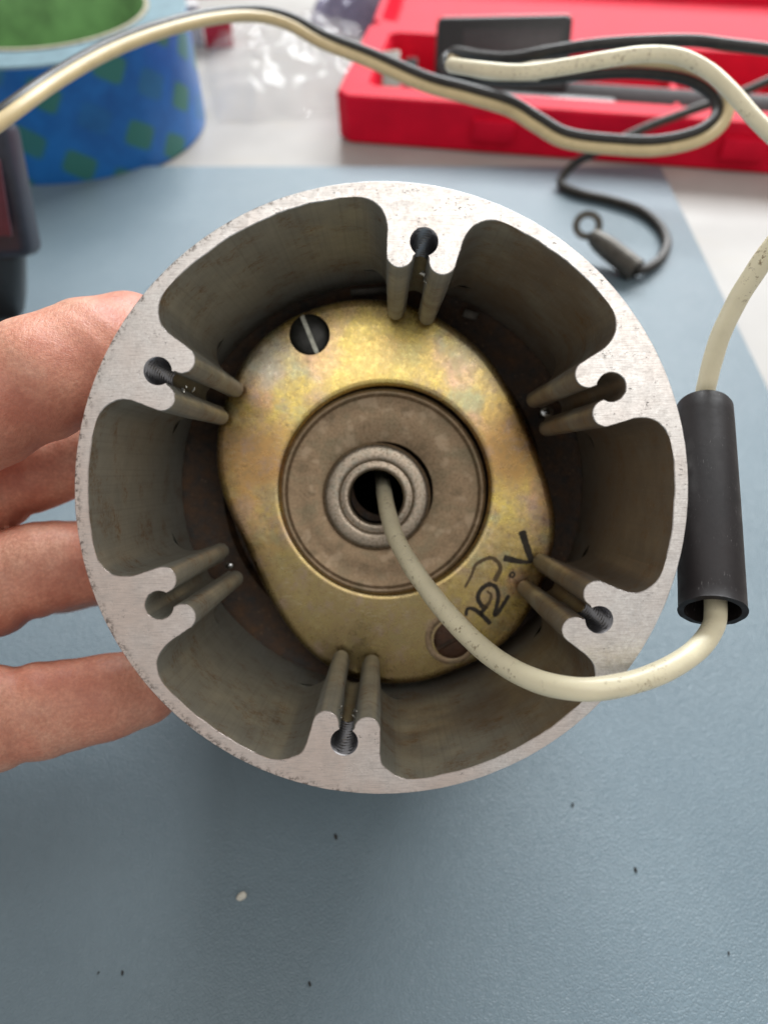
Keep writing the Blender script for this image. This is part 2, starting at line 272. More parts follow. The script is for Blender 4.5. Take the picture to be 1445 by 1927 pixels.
# ------------------------------------------------------------------ object helpers
def link(name, me, mats, parent=None, smooth=35):
    o = bpy.data.objects.new(name, me); COL.objects.link(o)
    for k in (mats if isinstance(mats, (list, tuple)) else [mats]): me.materials.append(MT[k])
    if parent is not None: o.parent = parent
    if smooth:
        me.shade_smooth()
        if smooth < 180: me.set_sharp_from_angle(angle=math.radians(smooth))
    return o
def mesh(name, vs_, fs, mats, parent=None, smooth=35, idx=None):
    me = bpy.data.meshes.new(name); me.from_pydata([tuple(v) for v in vs_], [], fs); me.update()
    if idx is not None: me.polygons.foreach_set('material_index', idx)
    bm = bmesh.new(); bm.from_mesh(me); bmesh.ops.recalc_face_normals(bm, faces=bm.faces); bm.to_mesh(me); bm.free()
    return link(name, me, mats, parent, smooth)
def bmobj(name, bm, mats, parent=None, smooth=35):
    me = bpy.data.meshes.new(name); bmesh.ops.recalc_face_normals(bm, faces=bm.faces); bm.to_mesh(me); bm.free()
    return link(name, me, mats, parent, smooth)
def tag(o, label=None, cat=None, group=None, kind=None):
    for k, v in (('label', label), ('category', cat), ('group', group), ('kind', kind)):
        if v: o[k] = v
    return o
def empty(name, label, cat, mtx=None, group=None):
    o = bpy.data.objects.new(name, None); COL.objects.link(o); o.empty_display_size = 0.01
    if mtx is not None:
        o.location = mtx.translation; o.rotation_mode = 'QUATERNION'; o.rotation_quaternion = mtx.to_quaternion()
    return tag(o, label, cat, group)
def catmull(pts, n=10, closed=False):
    pts = [Vector(p) for p in pts]; out = []; N = len(pts)
    for i in range(N if closed else N-1):
        g = (lambda j: pts[j % N]) if closed else (lambda j: pts[max(0, min(N-1, j))])
        p0, p1, p2, p3 = g(i-1), g(i), g(i+1), g(i+2)
        for k in range(n):
            t = k/n
            out.append(0.5*((2*p1)+(p2-p0)*t+(2*p0-5*p1+4*p2-p3)*t*t+(3*p1-p0-3*p2+p3)*t**3))
    if not closed: out.append(pts[-1].copy())
    return out
def tube_geo(path, r, seg=16, caps=True, wob=0.0):
    vs_, fs = [], []; n = len(path); t0 = (path[1]-path[0]).normalized()
    nrm = t0.orthogonal().normalized()
    for i, p in enumerate(path):
        t = (path[min(n-1, i+1)]-path[max(0, i-1)]).normalized()
        nrm = (nrm - t*nrm.dot(t)).normalized(); bn = t.cross(nrm)
        rr = r(i/(n-1)) if callable(r) else r
        for k in range(seg):
            a = 2*PI*k/seg
            q = rr*(1 + (wob*mnoise.noise(p*0.25 + Vector((k*0.3, 0, 0))) if wob else 0))
            vs_.append(p + q*(math.cos(a)*nrm + math.sin(a)*bn))
    for i in range(n-1):
        for k in range(seg):
            a, b = i*seg+k, i*seg+(k+1) % seg; fs.append((a, b, b+seg, a+seg))
    if caps:
        fs.append(tuple(range(seg-1, -1, -1))); fs.append(tuple((n-1)*seg+k for k in range(seg)))
    return vs_, fs
def tube(name, path, r, mats, parent=None, seg=16, caps=True, wob=0.0):
    v, f = tube_geo(path, r, seg, caps, wob)
    if parent is not None: v = [q-parent.location for q in v]
    return mesh(name, v, f, mats, parent, 60)
def lathe_geo(prof, seg=64, c=(0, 0), close=False):
    """prof: list of (r, z)"""
    vs_, fs = [], []; n = len(prof)
    for r, z in prof:
        for k in range(seg):
            a = 2*PI*k/seg; vs_.append((c[0]+r*math.cos(a), c[1]+r*math.sin(a), z))
    for i in range(n if close else n-1):
        for k in range(seg):
            a, b = i*seg+k, i*seg+(k+1) % seg; j = ((i+1) % n)*seg
            fs.append((a, b, j+(k+1) % seg, j+k))
    return vs_, fs
def lathe(name, prof, mats, parent=None, seg=64, c=(0, 0), close=False, smooth=35, capend=False):
    v, f = lathe_geo(prof, seg, c, close)
    if capend: f.append(tuple((len(prof)-1)*seg+k for k in range(seg)))
    return mesh(name, v, f, mats, parent, smooth)
def box_bm(bm, sx, sy, sz, mtx=Matrix(), bevel=0.0, seg=2):
    r = bmesh.ops.create_cube(bm, size=1.0, matrix=mtx @ Matrix.Diagonal((sx, sy, sz, 1)))
    if bevel:
        es = {e for v in r['verts'] for e in v.link_edges}
        bmesh.ops.bevel(bm, geom=list(es), offset=bevel, segments=seg, affect='EDGES', profile=0.5)
def box(name, sx, sy, sz, mats, parent=None, mtx=Matrix(), bevel=0.0, seg=2):
    bm = bmesh.new(); box_bm(bm, sx, sy, sz, mtx, bevel, seg); return bmobj(name, bm, mats, parent)
def T(x, y, z): return Matrix.Translation((x, y, z))
def R(a, ax): return Matrix.Rotation(math.radians(a), 4, ax)

# ------------------------------------------------------------------ the setting: table and mat
TAB = 3.0   # mat thickness
bm = bmesh.new(); box_bm(bm, 1500, 1000, 25, T(0, 330, -12.5-TAB), 2.0)
tag(bmobj('table', bm, 'table'), kind='structure')
# mat: 420 x ~520, right edge at x = 119, far edge at y = 327
bm = bmesh.new(); box_bm(bm, 700, 640, TAB-0.05, T(119-350, 327-320, -TAB/2+0.02), 0.9)
mat_o = bmobj('work_mat', bm, 'vinyl'); tag(mat_o, 'blue grey vinyl mat with pebbled leather grain under the cylinder', 'mat')

# ------------------------------------------------------------------ the motor housing
K = 100/1450.0                      # mm per face pixel
house = empty('motor_housing', 'round cast metal cylinder with six screw bosses, held open end up to the camera', 'motor housing', HM)
RO, RI = 577*K, 551*K
bosses = [(80.4, 474, True), (151.1, 476, True), (206.6, 471, False), (261.5, 480, True), (330.0, 477, True), (25.0, 474, False)]
ATT = 142*K                         # half chord of a boss foot
def wfree(a):                        # 1 on the free wall, 0 where a boss is attached
    w_ = 1.0
    for d, hr, tp in bosses:
        da = abs((a-math.radians(d)+PI) % (2*PI)-PI)*RI
        w_ = min(w_, max(0, min(1, (da-ATT)/3.0)))
    return w_*w_*(3-2*w_)
SEG = 720
def wav(a):
    p = Vector((math.cos(a)*3.2, math.sin(a)*3.2, 0))
    return 0.16*mnoise.noise(p*1.6) + 0.11*mnoise.noise(p*4.5+Vector((5, 0, 0))) + 0.05*mnoise.noise(p*13)
vs_, fs, idx = [], [], []
layers_o = [(-0.10, 0.0), (0.0, 0.14), (0.0, 1.0), (0.0, LT)]       # (radius change, L)
layers_i = [(0.0, 0.0), (0.0, 0.12), (0.0, 0.9), (0.0, 4), (0.0, LT)]
rings = []
for k, (dr, L) in enumerate(reversed(layers_o)):
    rings.append([(RO+dr+(0.03*mnoise.noise(Vector((math.cos(2*PI*i/SEG)*30, math.sin(2*PI*i/SEG)*30, 3))) if L < 0.5 else 0), L) for i in range(SEG)])
for k, (dr, L) in enumerate(layers_i):
    row = []
    for i in range(SEG):
        a = 2*PI*i/SEG; f = wfree(a); x = wav(a)*f*max(0.25, 1-L/3.0) if L < 3 else wav(a)*0.25*f
        row.append((RI + x + (0.10*f if k == 0 else 0), L))
    rings.append(row)
for row in rings:
    for i, (r, L) in enumerate(row):
        a = 2*PI*i/SEG; vs_.append((r*math.cos(a), r*math.sin(a), LT-L))
nr = len(rings)
for j in range(nr-1):
    for i in range(SEG):
        a, b = j*SEG+i, j*SEG+(i+1) % SEG; fs.append((a, b, b+SEG, a+SEG))
        idx.append(2 if j < 2 else (0 if j in (2, 3, 4) else 1))
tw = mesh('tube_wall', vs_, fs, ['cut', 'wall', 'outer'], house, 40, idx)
for pl in tw.data.polygons: pl.use_smooth = pl.material_index != 0

def boss_profile(tapped, hrad):
    hr = 29.0 if tapped else 27.0
    half = []                       # (a inward, b, kind) kind 0 hole, 1 free, 2 foot
    neck = math.asin(14.5/hr)
    n = 14
    for i in range(n+1):
        t = PI - (PI-neck)*i/n
        half.append((hr*math.cos(t), hr*math.sin(t), 0))
    for i in range(13):
        t = -PI/2 + PI*i/12
        half.append((29+25.5*math.cos(t), 40+25.5*math.sin(t), 1))
    side = catmull([(29, 65.5, 0), (8, 68.5, 0), (-14, 71.5, 0), (-32, 78, 0), *[(hrad-math.sqrt(r_*r_-b_*b_), b_, 0) for b_, r_ in ((90, 529), (106, 540.5), (122, 547.2), (142, 551))]], 4)
    half += [(p.x, p.y, 1) for p in side[1:]]
    return half
def make_boss(deg, hrad, tapped):
    half = boss_profile(tapped, hrad)
    out = [(a, b, k) for a, b, k in reversed(half)]          # foot (+b) ... hole back
    out += [(a, -b, k) for a, b, k in half[1:]]
    n = len(out)
    # foot arc along the ring, from -b end to +b end
    aend, bend = half[-1][0], half[-1][1]
    foot = []
    th0 = math.atan2(-bend, hrad-aend); th1 = -th0
    for i in range(1, 16):
        th = th0+(th1-th0)*i/16
        foot.append((hrad-551.0*math.cos(th), 551.0*math.sin(th), 2))
    prof = out+foot; N = len(prof)
    c0 = Vector((math.cos(math.radians(deg)), math.sin(math.radians(deg)))); s0 = Vector((-c0.y, c0.x))
    sd = deg*7.7
    pts = []
    for a, b, k in prof: pts.append((a*K, b*K, k))
    # 2-D normals for the chamfer (pointing into the metal)
    nor = []
    for i in range(N):
        p, q = pts[i-1], pts[(i+1) % N]; t = Vector((q[0]-p[0], q[1]-p[1])).normalized(); nor.append(Vector((t.y, -t.x)))
    area2 = sum(pts[i][0]*pts[(i+1) % N][1]-pts[(i+1) % N][0]*pts[i][1] for i in range(N))
    sgn = 1.0 if area2 < 0 else -1.0
    LE = 36.0
    Ls = [(0.0, 0.10), (0.12, 0.0)]
    if tapped: Ls += [(0.25+0.16*i, 0.0) for i in range(85)] + [(15.0, 0.0), (LE, 0.0)]
    else: Ls += [(1.0, 0), (LE, 0)]
    vs_, fs, idx = [], [], []
    for j, (L, ch) in enumerate(Ls):
        for i, (a, b, k) in enumerate(pts):
            a2, b2 = a, b
            free = 0.0 if k == 2 else (max(0.0, min(1.0, (abs(ATT)-abs(b))/1.5)) if abs(b) > ATT-1.5 else 1.0)
            q = ch*free + (0.045*mnoise.noise(Vector((a*2.2+sd, b*2.2, 1))) + 0.03*mnoise.noise(Vector((a*6+sd, b*6, 1))))*free*(1 if L < 0.2 else 0.4)
            if k == 1 and L > 34.5: q += 0.35*free*(L-34.5)/1.5
            if k == 0 and tapped:
                q = -0.16 if L < 0.05 else 0.0
                th = math.atan2(b, a)
                if 0.2 < L < 14: q += 0.26*math.sin(2*PI*(L/1.1)+th)
                elif L >= 14: q = 0.12
            a2 += nor[i].x*sgn*q; b2 += nor[i].y*sgn*q
            p = c0*(hrad*K-a2) + s0*b2
            vs_.append((p.x, p.y, LT-L))
    m = len(Ls)
    for j in range(m-1):
        for i in range(N):
            i2 = (i+1) % N
            if pts[i][2] == 2 and pts[i2][2] == 2: continue
            fs.append((j*N+i, j*N+i2, (j+1)*N+i2, (j+1)*N+i))
            hole = pts[i][2] == 0 and pts[i2][2] == 0
            idx.append(0 if j == 0 else (2 if hole and tapped and Ls[j][0] < 14 else 1))
    fs.append(tuple(range(N))); idx.append(0)
    fs.append(tuple((m-1)*N+i for i in range(N))); idx.append(1)
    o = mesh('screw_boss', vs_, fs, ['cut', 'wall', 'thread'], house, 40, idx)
    for pl in o.data.polygons: pl.use_smooth = pl.material_index != 0
    o['label'] = 'forked boss with a %s screw hole' % ('threaded' if tapped else 'plain smooth')
    return o
for b_ in bosses: make_boss(*b_)
# floor of the bore: dark rusty motor core with a stepped ring, closed back
ZF = LT-47.0
lathe('motor_core', [(RI-0.02, ZF+0.6), (RI-1.2, ZF+0.5), (RI-2.4, ZF-0.3), (30.5, ZF-0.6), (29.5, ZF-2.0), (20, ZF-2.2), (8, ZF-2.2), (5.6, ZF-2.3)], 'core', house, 96)
lathe('rear_cover', [(RO-0.5, 0.4), (RO-2, 0.05), (12, 0.05), (11, 1.2), (0.01, 1.2)], 'outer', house, 64)
lathe('bore_shade_liner', [(4.8, LT-38.42), (5.1, LT-40), (5.1, LT-70), (0.01, LT-70)], 'dark', house, 40, L2(708.5, 935, 37.7))  # near-black colour stands in for the shade inside the hub hole

# gold plate: outline traced at its plane, star-shaped about its recess
LP = 38.0; ZP = LT-LP
cpx = L2(724.5, 922, LP)
outl_px = [(690, 562), (640, 566), (585, 581), (530, 608), (484, 645), (448, 695), (424, 750), (409, 810), (407, 865), (414, 915), (434, 970), (460, 1025), (484, 1080), (512, 1135), (552, 1195), (600, 1243), (655, 1273), (720, 1287), (790, 1284), (850, 1265), (905, 1240), (955, 1205), (995, 1155), (1022, 1100), (1040, 1040), (1046, 985), (1036, 925), (1014, 855), (988, 790), (955, 725), (915, 668), (868, 625), (815, 592), (755, 569)]
outl = [Vector((*L2(x, y, LP+0.6), 0)) - Vector((*cpx, 0)) for x, y in outl_px]
dense = catmull(outl, 24, True)
ang = np.array([math.atan2(p.y, p.x) for p in dense]); rad = np.array([p.length for p in dense]); od = np.argsort(ang)
SG = 240
th = np.arange(SG)*2*PI/SG; th = (th+PI) % (2*PI)-PI
rr = np.interp(th, np.concatenate([ang[od]-2*PI, ang[od], ang[od]+2*PI]), np.tile(rad[od], 3))
rec = 203/FPX*138.3
rows = [('c', rec-0.75, -0.75), ('c', rec-0.55, -0.45), ('c', rec-0.28, -0.14), ('c', rec, 0.0), ('c', rec+0.5, 0.03)]
rows += [('f', f, 0.0) for f in (0.2, 0.45, 0.7)] + [('e', 1.6, 0.0), ('e', 1.0, -0.07), ('e', 0.5, -0.28), ('e', 0.18, -0.62), ('e', 0.0, -1.2), ('e', 0.0, -4.2), ('e', 0.9, -4.2), ('e', 0.9, -1.4)]
vs_, fs = [], []
for kind, v, dz in rows:
    for i in range(SG):
        r = v if kind == 'c' else (rec+0.5+(rr[i]-1.9-rec-0.5)*v if kind == 'f' else rr[i]-v)
        z = dz + (0.05*mnoise.noise(Vector((r*math.cos(th[i])*0.12, r*math.sin(th[i])*0.12, 0))) if dz > -0.1 and kind != 'c' else 0)
        vs_.append((cpx[0]+r*math.cos(th[i]), cpx[1]+r*math.sin(th[i]), ZP+z))
for j in range(len(rows)-1):
    for i in range(SG):
        a, b = j*SG+i, j*SG+(i+1) % SG; fs.append((a, b, b+SG, a+SG))
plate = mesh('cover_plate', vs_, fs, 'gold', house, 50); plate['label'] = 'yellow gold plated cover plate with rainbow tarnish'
# bearing cap inside the recess
c2 = L2(720.5, 926, LP+0.6); q = 138.8/FPX
lathe('bearing_cap', [(rec-0.7, ZP-1.3), (193*q, ZP-0.85), (190*q, ZP-0.35), (187.5*q, ZP-0.18), (184.5*q, ZP-0.2), (181.5*q, ZP-0.42), (179.5*q, ZP-0.9), (177*q, ZP-1.02), (150*q, ZP-1.0), (96*q, ZP-0.95), (94*q, ZP-1.1)], 'cap', house, 128, c2, smooth=50)
c3 = L2(708.5, 935, LP-0.3); q = 137.6/FPX
lathe('bushing', [(101*q, ZP-1.1), (102*q, ZP-0.7), (101*q, ZP-0.25), (97*q, ZP+0.2), (91*q, ZP+0.42), (76*q, ZP+0.5), (71*q, ZP+0.42), (68.5*q, ZP+0.12), (67*q, ZP-0.05), (63*q, ZP+0.03), (58*q, ZP+0.18), (54*q, ZP+0.08), (51.5*q, ZP-0.2), (50.5*q, ZP-0.45)], 'bush', house, 96, c3, smooth=50)
# slotted black screw
def screw(px, py, rpx, ang_deg, mats, slotmat, label, dz=0.0):
    c = L2(px, py, LP-0.4); r = rpx/FPX*137.6; a = math.radians(ang_deg)
    hw, n = r*0.105, 40
    prof = [(r, 0.02), (r*0.985, 0.35), (r*0.93, 0.55), (r*0.75, 0.78), (r*0.45, 0.92), (0.02, 0.97)]
    v, f = lathe_geo(prof, n); f.append(tuple(5*n+k for k in range(n)))
    bm = bmesh.new(); bv = [bm.verts.new(p) for p in v]
    for q in f: bm.faces.new([bv[k] for k in q])
    for w_ in (hw, -hw, hw*1.12, -hw*1.12): bmesh.ops.bisect_plane(bm, geom=bm.verts[:]+bm.edges[:]+bm.faces[:], plane_co=(0, w_, 0), plane_no=(0, 1, 0))
    for q in bm.verts:
        if abs(q.co.y) <= hw*1.01 and q.co.z > 0.4: q.co.z = 0.4
    for q in bm.faces:
        if abs(q.calc_center_median().y) < hw and all(abs(k.co.y) <= hw*1.01 for k in q.verts): q.material_index = 1
    bmesh.ops.transform(bm, matrix=T(c[0], c[1], ZP+dz) @ Matrix.Rotation(a, 4, 'Z'), verts=bm.verts)
    o = bmobj('screw', bm, [mats, slotmat], house, 40); o['label'] = label
    return o
screw(582.5, 629, 38, -68, 'screw', 'slot', 'black slotted screw with a bright slot')
lathe('washer', [(49/FPX*138, ZP+0.0), (47/FPX*138, ZP+0.08), (38/FPX*138, ZP+0.05), (34/FPX*138, ZP-0.2)], 'cap', house, 48, L2(848, 1202, LP))
screw(852, 1205, 37, 30, 'brown', 'core', 'rusty brown screw head', -0.35)
# handwriting on the plate
def stroke(pts, wd, m, name='ink_stroke', h=0.06, ox=760, oy=960, sc=4.516):
    pp = [Vector((*L2(ox+x/sc, oy+y/sc, LP), 0)) for x, y in pts]
    pp = catmull(pp, 6); n = len(pp); vs_, fs = [], []
    for i, p in enumerate(pp):
        t = (pp[min(n-1, i+1)]-pp[max(0, i-1)]).normalized(); s = Vector((-t.y, t.x, 0))
        f = i/(n-1); ww = (wd[0]*(1-f)+wd[1]*f)/sc/FPX*138/2*(1+0.25*mnoise.noise(p*2.5))*(0.55 if i in (0, n-1) else 1)
        vs_ += [(p+s*ww)+Vector((0, 0, ZP+h)), (p-s*ww)+Vector((0, 0, ZP+h)), (p+s*ww)+Vector((0, 0, ZP+h-0.1)), (p-s*ww)+Vector((0, 0, ZP+h-0.1))]
    for i in range(n-1):
        a = 4*i; fs += [(a, a+1, a+5, a+4), (a, a+4, a+6, a+2), (a+1, a+3, a+7, a+5)]
    return mesh(name, vs_, fs, m, plate, 60)
stroke([(1000, 175), (1025, 260), (1055, 350), (1088, 445)], (70, 50), 'ink')
stroke([(1090, 440), (1010, 440), (930, 425), (845, 405)], (26, 62), 'ink')
stroke([(905, 575), (900, 545), (925, 528), (938, 550), (915, 580)], (20, 16), 'ink')
stroke([(515, 660), (570, 560), (605, 470), (670, 425), (740, 405), (800, 445), (818, 500), (790, 560), (768, 605)], (22, 44), 'inkbrown')
stroke([(672, 830), (628, 755), (650, 680), (715, 632), (775, 650), (800, 715), (790, 800), (768, 890), (800, 868), (850, 790), (892, 722)], (40, 34), 'ink')
stroke([(700, 690), (740, 720), (720, 790), (672, 835)], (18, 40), 'inkbrown')
stroke([(525, 900), (540, 838), (600, 845), (665, 895), (735, 968)], (28, 46), 'ink')
stroke([(700, 815), (665, 862), (648, 905)], (40, 30), 'ink')
# between plate and wall: tabs added for reflections, beads for light through holes
def tabm(name, px, py, L, sx, sy, rot, m, rx=0):
    c = L2(px, py, L); return box(name, sx, sy, 0.9, m, house, T(c[0], c[1], LT-L) @ R(rot, 'Z') @ R(rx, 'X'), 0.2)
tabm('reflection_tab', 885, 592, 44.5, 2.8, 1.6, -15, 'crimp', 14)  # added tab stands in for a pale reflection beside the plate
tabm('reflection_tab', 700, 548, 45.5, 8, 1.4, 4, 'crimp', 20)  # added strip stands in for a blue-grey reflection above the plate
for px, py, L, s in ((1027, 776, 43, 1.25), (432, 1064, 41, 0.75)):
    c = L2(px, py, L); bm = bmesh.new(); bmesh.ops.create_uvsphere(bm, u_segments=20, v_segments=12, radius=s, matrix=T(c[0], c[1], LT-L) @ Matrix.Diagonal((1.15, 0.95, 0.7, 1)))
    bmobj('through_light_bead', bm, 'bright', house, 180)  # added bright bead stands in for light coming through a hole
# cutting swarf left in three slots
def swarf(px, py, L, n, spread, s):
    for i in range(n):
        c = L2(px+random.uniform(-1, 1)*spread[0], py+random.uniform(-1, 1)*spread[1], L+random.uniform(-1, 1))
        bm = bmesh.new(); bmesh.ops.create_icosphere(bm, subdivisions=1, radius=s*random.uniform(0.5, 1.2), matrix=T(c[0], c[1], LT-L-random.uniform(0, 1)) @ R(random.uniform(0, 360), 'Z') @ Matrix.Diagonal((1.6, 0.6, 0.8, 1)))
        for v in bm.verts: v.co += Vector((random.uniform(-1, 1), random.uniform(-1, 1), random.uniform(-1, 1)))*s*0.25
        bmobj('swarf_chip', bm, 'steel', house, 0)
swarf(798, 522, 3.0, 5, (5, 14), 0.26); swarf(350, 733, 4.0, 4, (12, 5), 0.24); swarf(640, 1345, 3.0, 6, (3, 18), 0.22); swarf(668, 1350, 3.0, 5, (3, 14), 0.2)

# ------------------------------------------------------------------ cream lead through the hub, and the black sleeve threaded on it
def lead(name, pts, r, m, parent=None, n=10, seg=20, wob=0.0):
    return tube(name, catmull([P(*p) for p in pts], n), r, m, parent, seg, True, wob)
sl_a, sl_b = P(1340, 1150, 104.5), P(1324, 766, 123)
lw = lead('lead_wire', [(716, 885, 165), (721, 912, 148), (727, 952, 136), (742, 1005, 128), (772, 1062, 121), (815, 1122, 115), (870, 1186, 109), (935, 1242, 103), (1005, 1280, 98), (1085, 1297, 95), (1165, 1290, 95.5), (1245, 1264, 98), (1308, 1224, 101), (1339, 1184, 103.5), (1346, 1150, 105.5), (1342, 1080, 108.5), (1335, 930, 115.5), (1326, 766, 123), (1331, 715, 122.5), (1352, 640, 119), (1385, 568, 115), (1418, 515, 112), (1455, 462, 109), (1540, 360, 105), (1650, 270, 110)], lambda t: 1.42+0.07*min(1, t/0.2), 'cream', None, 10, 22, 0.05)
tag(lw, 'single cream insulated wire looping out of the hub and up through the black sleeve', 'wire')
ax = (sl_b-sl_a); ln = ax.length; qm = Matrix.Translation(sl_a) @ ax.to_track_quat('Z', 'Y').to_matrix().to_4x4()
v, f = lathe_geo([(4.4, 0.25), (4.5, 0.0), (3.65, -0.05), (3.7, 0.3), (3.6, ln-0.4), (3.7, ln), (4.1, ln), (4.3, ln-0.4), (4.35, ln-3), (4.42, ln*0.5), (4.4, 2.0)], 64, (0, 0), True)
v = [Vector(p) + (Vector((0, 0, 0.16*mnoise.noise(Vector(p)*0.6))) if p[2] < 0.4 else Vector()) for p in v]
so = mesh('insulating_sleeve', v, f, 'sleeve', None, 40); so.matrix_world = qm
tag(so, 'dark brown black plastic tube sleeve standing against the right side of the cylinder', 'sleeve')

# ------------------------------------------------------------------ two-core cord behind, one ring-terminal lead
cord = empty('two_core_cord', 'black and cream two core flex arching over tape roll and looping before red case', 'cord', Matrix.Translation(G(620, 200, 0)))
main = [(-160, 330, 150), (0, 212, 160), (100, 142, 172), (200, 86, 184), (300, 48, 195), (400, 24, 206), (480, 20, 214), (545, 36, 218), (610, 72, 220), (700, 108, 222), (800, 152, 222), (880, 174, 220), (960, 198, 218), (1010, 228, 216), (1065, 258, 214), (1150, 270, 212), (1240, 272, 210), (1320, 252, 210), (1358, 215, 211), (1350, 172, 213), (1295, 138, 217), (1200, 126, 222), (1100, 130, 226), (980, 138, 230), (880, 132, 236), (845, 118, 242), (850, 108, 248)]
cp = catmull([P(*p) for p in main], 9)
def offs(path, d):
    out = []
    for i, p in enumerate(path):
        f = i/(len(path)-1); ph = 0.9 if f < 0.62 else 0.9
        t = (path[min(len(path)-1, i+1)]-path[max(0, i-1)]).normalized()
        view = (p-CAM).normalized(); s = view.cross(t)
        s = s.normalized()
        if f > 0.58:
            k = min(1, (f-0.58)/0.12); s = (s*(1-k) + (UPV*-1 if False else UPV)*k*(-1)*-1).normalized() if False else s
        out.append(p + s*d)
    return out
tube('cream_conductor', offs(cp, 1.42), 1.5, 'yellowed', cord, 14)
def twist(i, n): return 2.6 if i/n < 0.22 else (2.6-1.9*min(1, (i/n-0.22)/0.15))
tube('black_conductor', [p + FWD*twist(i, len(cp)) for i, p in enumerate(offs(cp, -1.3))], 1.5, 'blackins', cord, 14)
lead('cream_conductor', [(1010, 140, 215), (930, 138, 195), (880, 128, 180), (850, 123, 176), (900, 130, 168), (980, 136, 164), (1060, 126, 162), (1140, 112, 160), (1210, 102, 160), (1275, 106, 160), (1330, 132, 160), (1375, 172, 158), (1415, 218, 156), (1460, 262, 154), (1560, 350, 150)], 1.62, 'cream', cord, 8, 14)
lead('black_conductor', [(846, 110, 246), (858, 98, 240), (900, 106, 228), (960, 110, 218), (1030, 98, 212), (1110, 85, 208), (1200, 78, 206), (1300, 76, 206), (1370, 84, 206), (1450, 94, 206), (1560, 112, 206)], 1.6, 'blackins', cord, 8, 14)
rl = empty('ring_terminal_lead', 'dark wire curling on the mat and ending in a crimped metal ring terminal', 'wire', Matrix.Translation(G(1105, 430)))
gz = lambda px, py, h: (px, py, (G(px, py, h)-CAM).dot(FWD))
lead('wire', [(1560, 100, 300), (1445, 152, 300), (1380, 180, 301), (1300, 208, 302), (1215, 240, 303), (1130, 282, 305), gz(1085, 305, 9), gz(1060, 330, 4), gz(1056, 347, 2), gz(1085, 362, 1.7), gz(1150, 377, 1.7), gz(1205, 396, 1.7), gz(1240, 424, 1.7), gz(1254, 456, 1.8), gz(1243, 485, 2), gz(1218, 504, 2.5), gz(1195, 510, 3.2)], 1.75, 'greyins', rl, 8, 14)
pa, pb, pr = P(*gz(1196, 509, 3.4)), P(*gz(1124, 452, 7.5)), P(*gz(1105, 424, 9.5))
tube('crimp_barrel', catmull([pa, pa.lerp(pb, 0.3), pa.lerp(pb, 0.7), pb, pb.lerp(pr, 0.35)], 4), lambda t: 4.3*(1-0.1*t) if t < 0.5 else 4.1-2.2*(t-0.5)**1.2*1.6, 'crimp', rl, 16)
vd = (CAM-pr).normalized(); ql = (vd*0.8+Vector((0, 0, 0.4))).normalized().to_track_quat('Z', 'Y').to_matrix().to_4x4(); ql.translation = pr
v, f = lathe_geo([(5.2, -0.7), (5.4, 0), (5.2, 0.7), (3.0, 0.7), (2.8, 0), (3.0, -0.7)], 40, (0, 0), True)
mesh('ring_terminal', [ql @ Vector(p) - rl.location for p in v], f, 'crimp', rl, 50)

# ------------------------------------------------------------------ tape roll
tp = empty('tape_roll', 'wide roll of blue masking tape with green square pattern and green core', 'tape roll', T(-144, 370, -TAB))
def tape_part(name, prof, m, close=True):
    v, f = lathe_geo(prof, 128, (0, 0), close); o = mesh(name, v, f, m, tp, 40)
    return o
body = tape_part('tape_winding', [(60, 1.0), (60, 47.2), (59.2, 48), (44.5, 48), (44.5, 0.2), (59.2, 0.2)], ['tape', 'tapeside'])
me = body.data; uvl = me.uv_layers.new(name='UVMap')
for pl in me.polygons:
    flat = abs(pl.normal.z) > 0.3
    pl.material_index = 1 if flat else 0
    us = []
    for li in pl.loop_indices:
        co = me.vertices[me.loops[li].vertex_index].co; us.append((math.atan2(co.y, co.x)/(2*PI)+0.5, co.z/48.0))
    wrap = max(u for u, _ in us)-min(u for u, _ in us) > 0.5
    for li, (u, vv) in zip(pl.loop_indices, us): uvl.data[li].uv = ((u+1 if wrap and u < 0.5 else u), vv)
core = tape_part('core', [(44.4, 0.3), (44.4, 48.6), (42.6, 48.6), (42.4, 48.2), (42.4, 0.3)], ['core_edge', 'green'])
for pl in core.data.polygons: pl.material_index = 1 if (pl.normal.x*pl.center.x+pl.normal.y*pl.center.y) < -5 else 0

# ------------------------------------------------------------------ red caliper case with caliper
A = Vector((-21.5, 354.5, -TAB)); u = Vector((182.6, -30, 0)).normalized(); vv_ = Vector((-u.y, u.x, 0))
CM = Matrix(((u.x, vv_.x, 0, A.x), (u.y, vv_.y, 0, A.y), (0, 0, 1, A.z), (0, 0, 0, 1)))
case = empty('tool_case', 'open bright red plastic tool case lying behind the mat', 'case', CM)
CW, CD, CH = 245.0, 90.0, 21.0
def tray(name, w_, d_, h_, inset, floor, mtx, cut=5.0):
    def ring(ins, z, c):
        x0, x1, y0, y1 = ins, w_-ins, ins, d_-ins
        return [Vector(p) for p in ((x0+c, y0, z), (x1-c, y0, z), (x1, y0+c, z), (x1, y1-c, z), (x1-c, y1, z), (x0+c, y1, z), (x0, y1-c, z), (x0, y0+c, z))]
    rs = [ring(2.2, 0, cut), ring(0.6, 1.2, cut), ring(0, h_-1.2, cut), ring(0.8, h_, cut), ring(inset-0.8, h_, cut*0.7), ring(inset, h_-1.2, cut*0.6), ring(inset+2.5, floor+1.5, cut*0.6), ring(inset+4, floor, cut*0.6)]
    vs_, fs = [], []
    for r_ in rs: vs_ += [mtx @ p for p in r_]
    for j in range(len(rs)-1):
        for i in range(8):
            i2 = (i+1) % 8; fs.append((j*8+i, j*8+i2, (j+1)*8+i2, (j+1)*8+i))
    fs.append(tuple(range(8))); fs.append(tuple((len(rs)-1)*8+i for i in range(8)))
    return mesh(name, vs_, fs, 'red', case, 30)
tray('case_base', CW, CD, CH, 13, 5, Matrix())
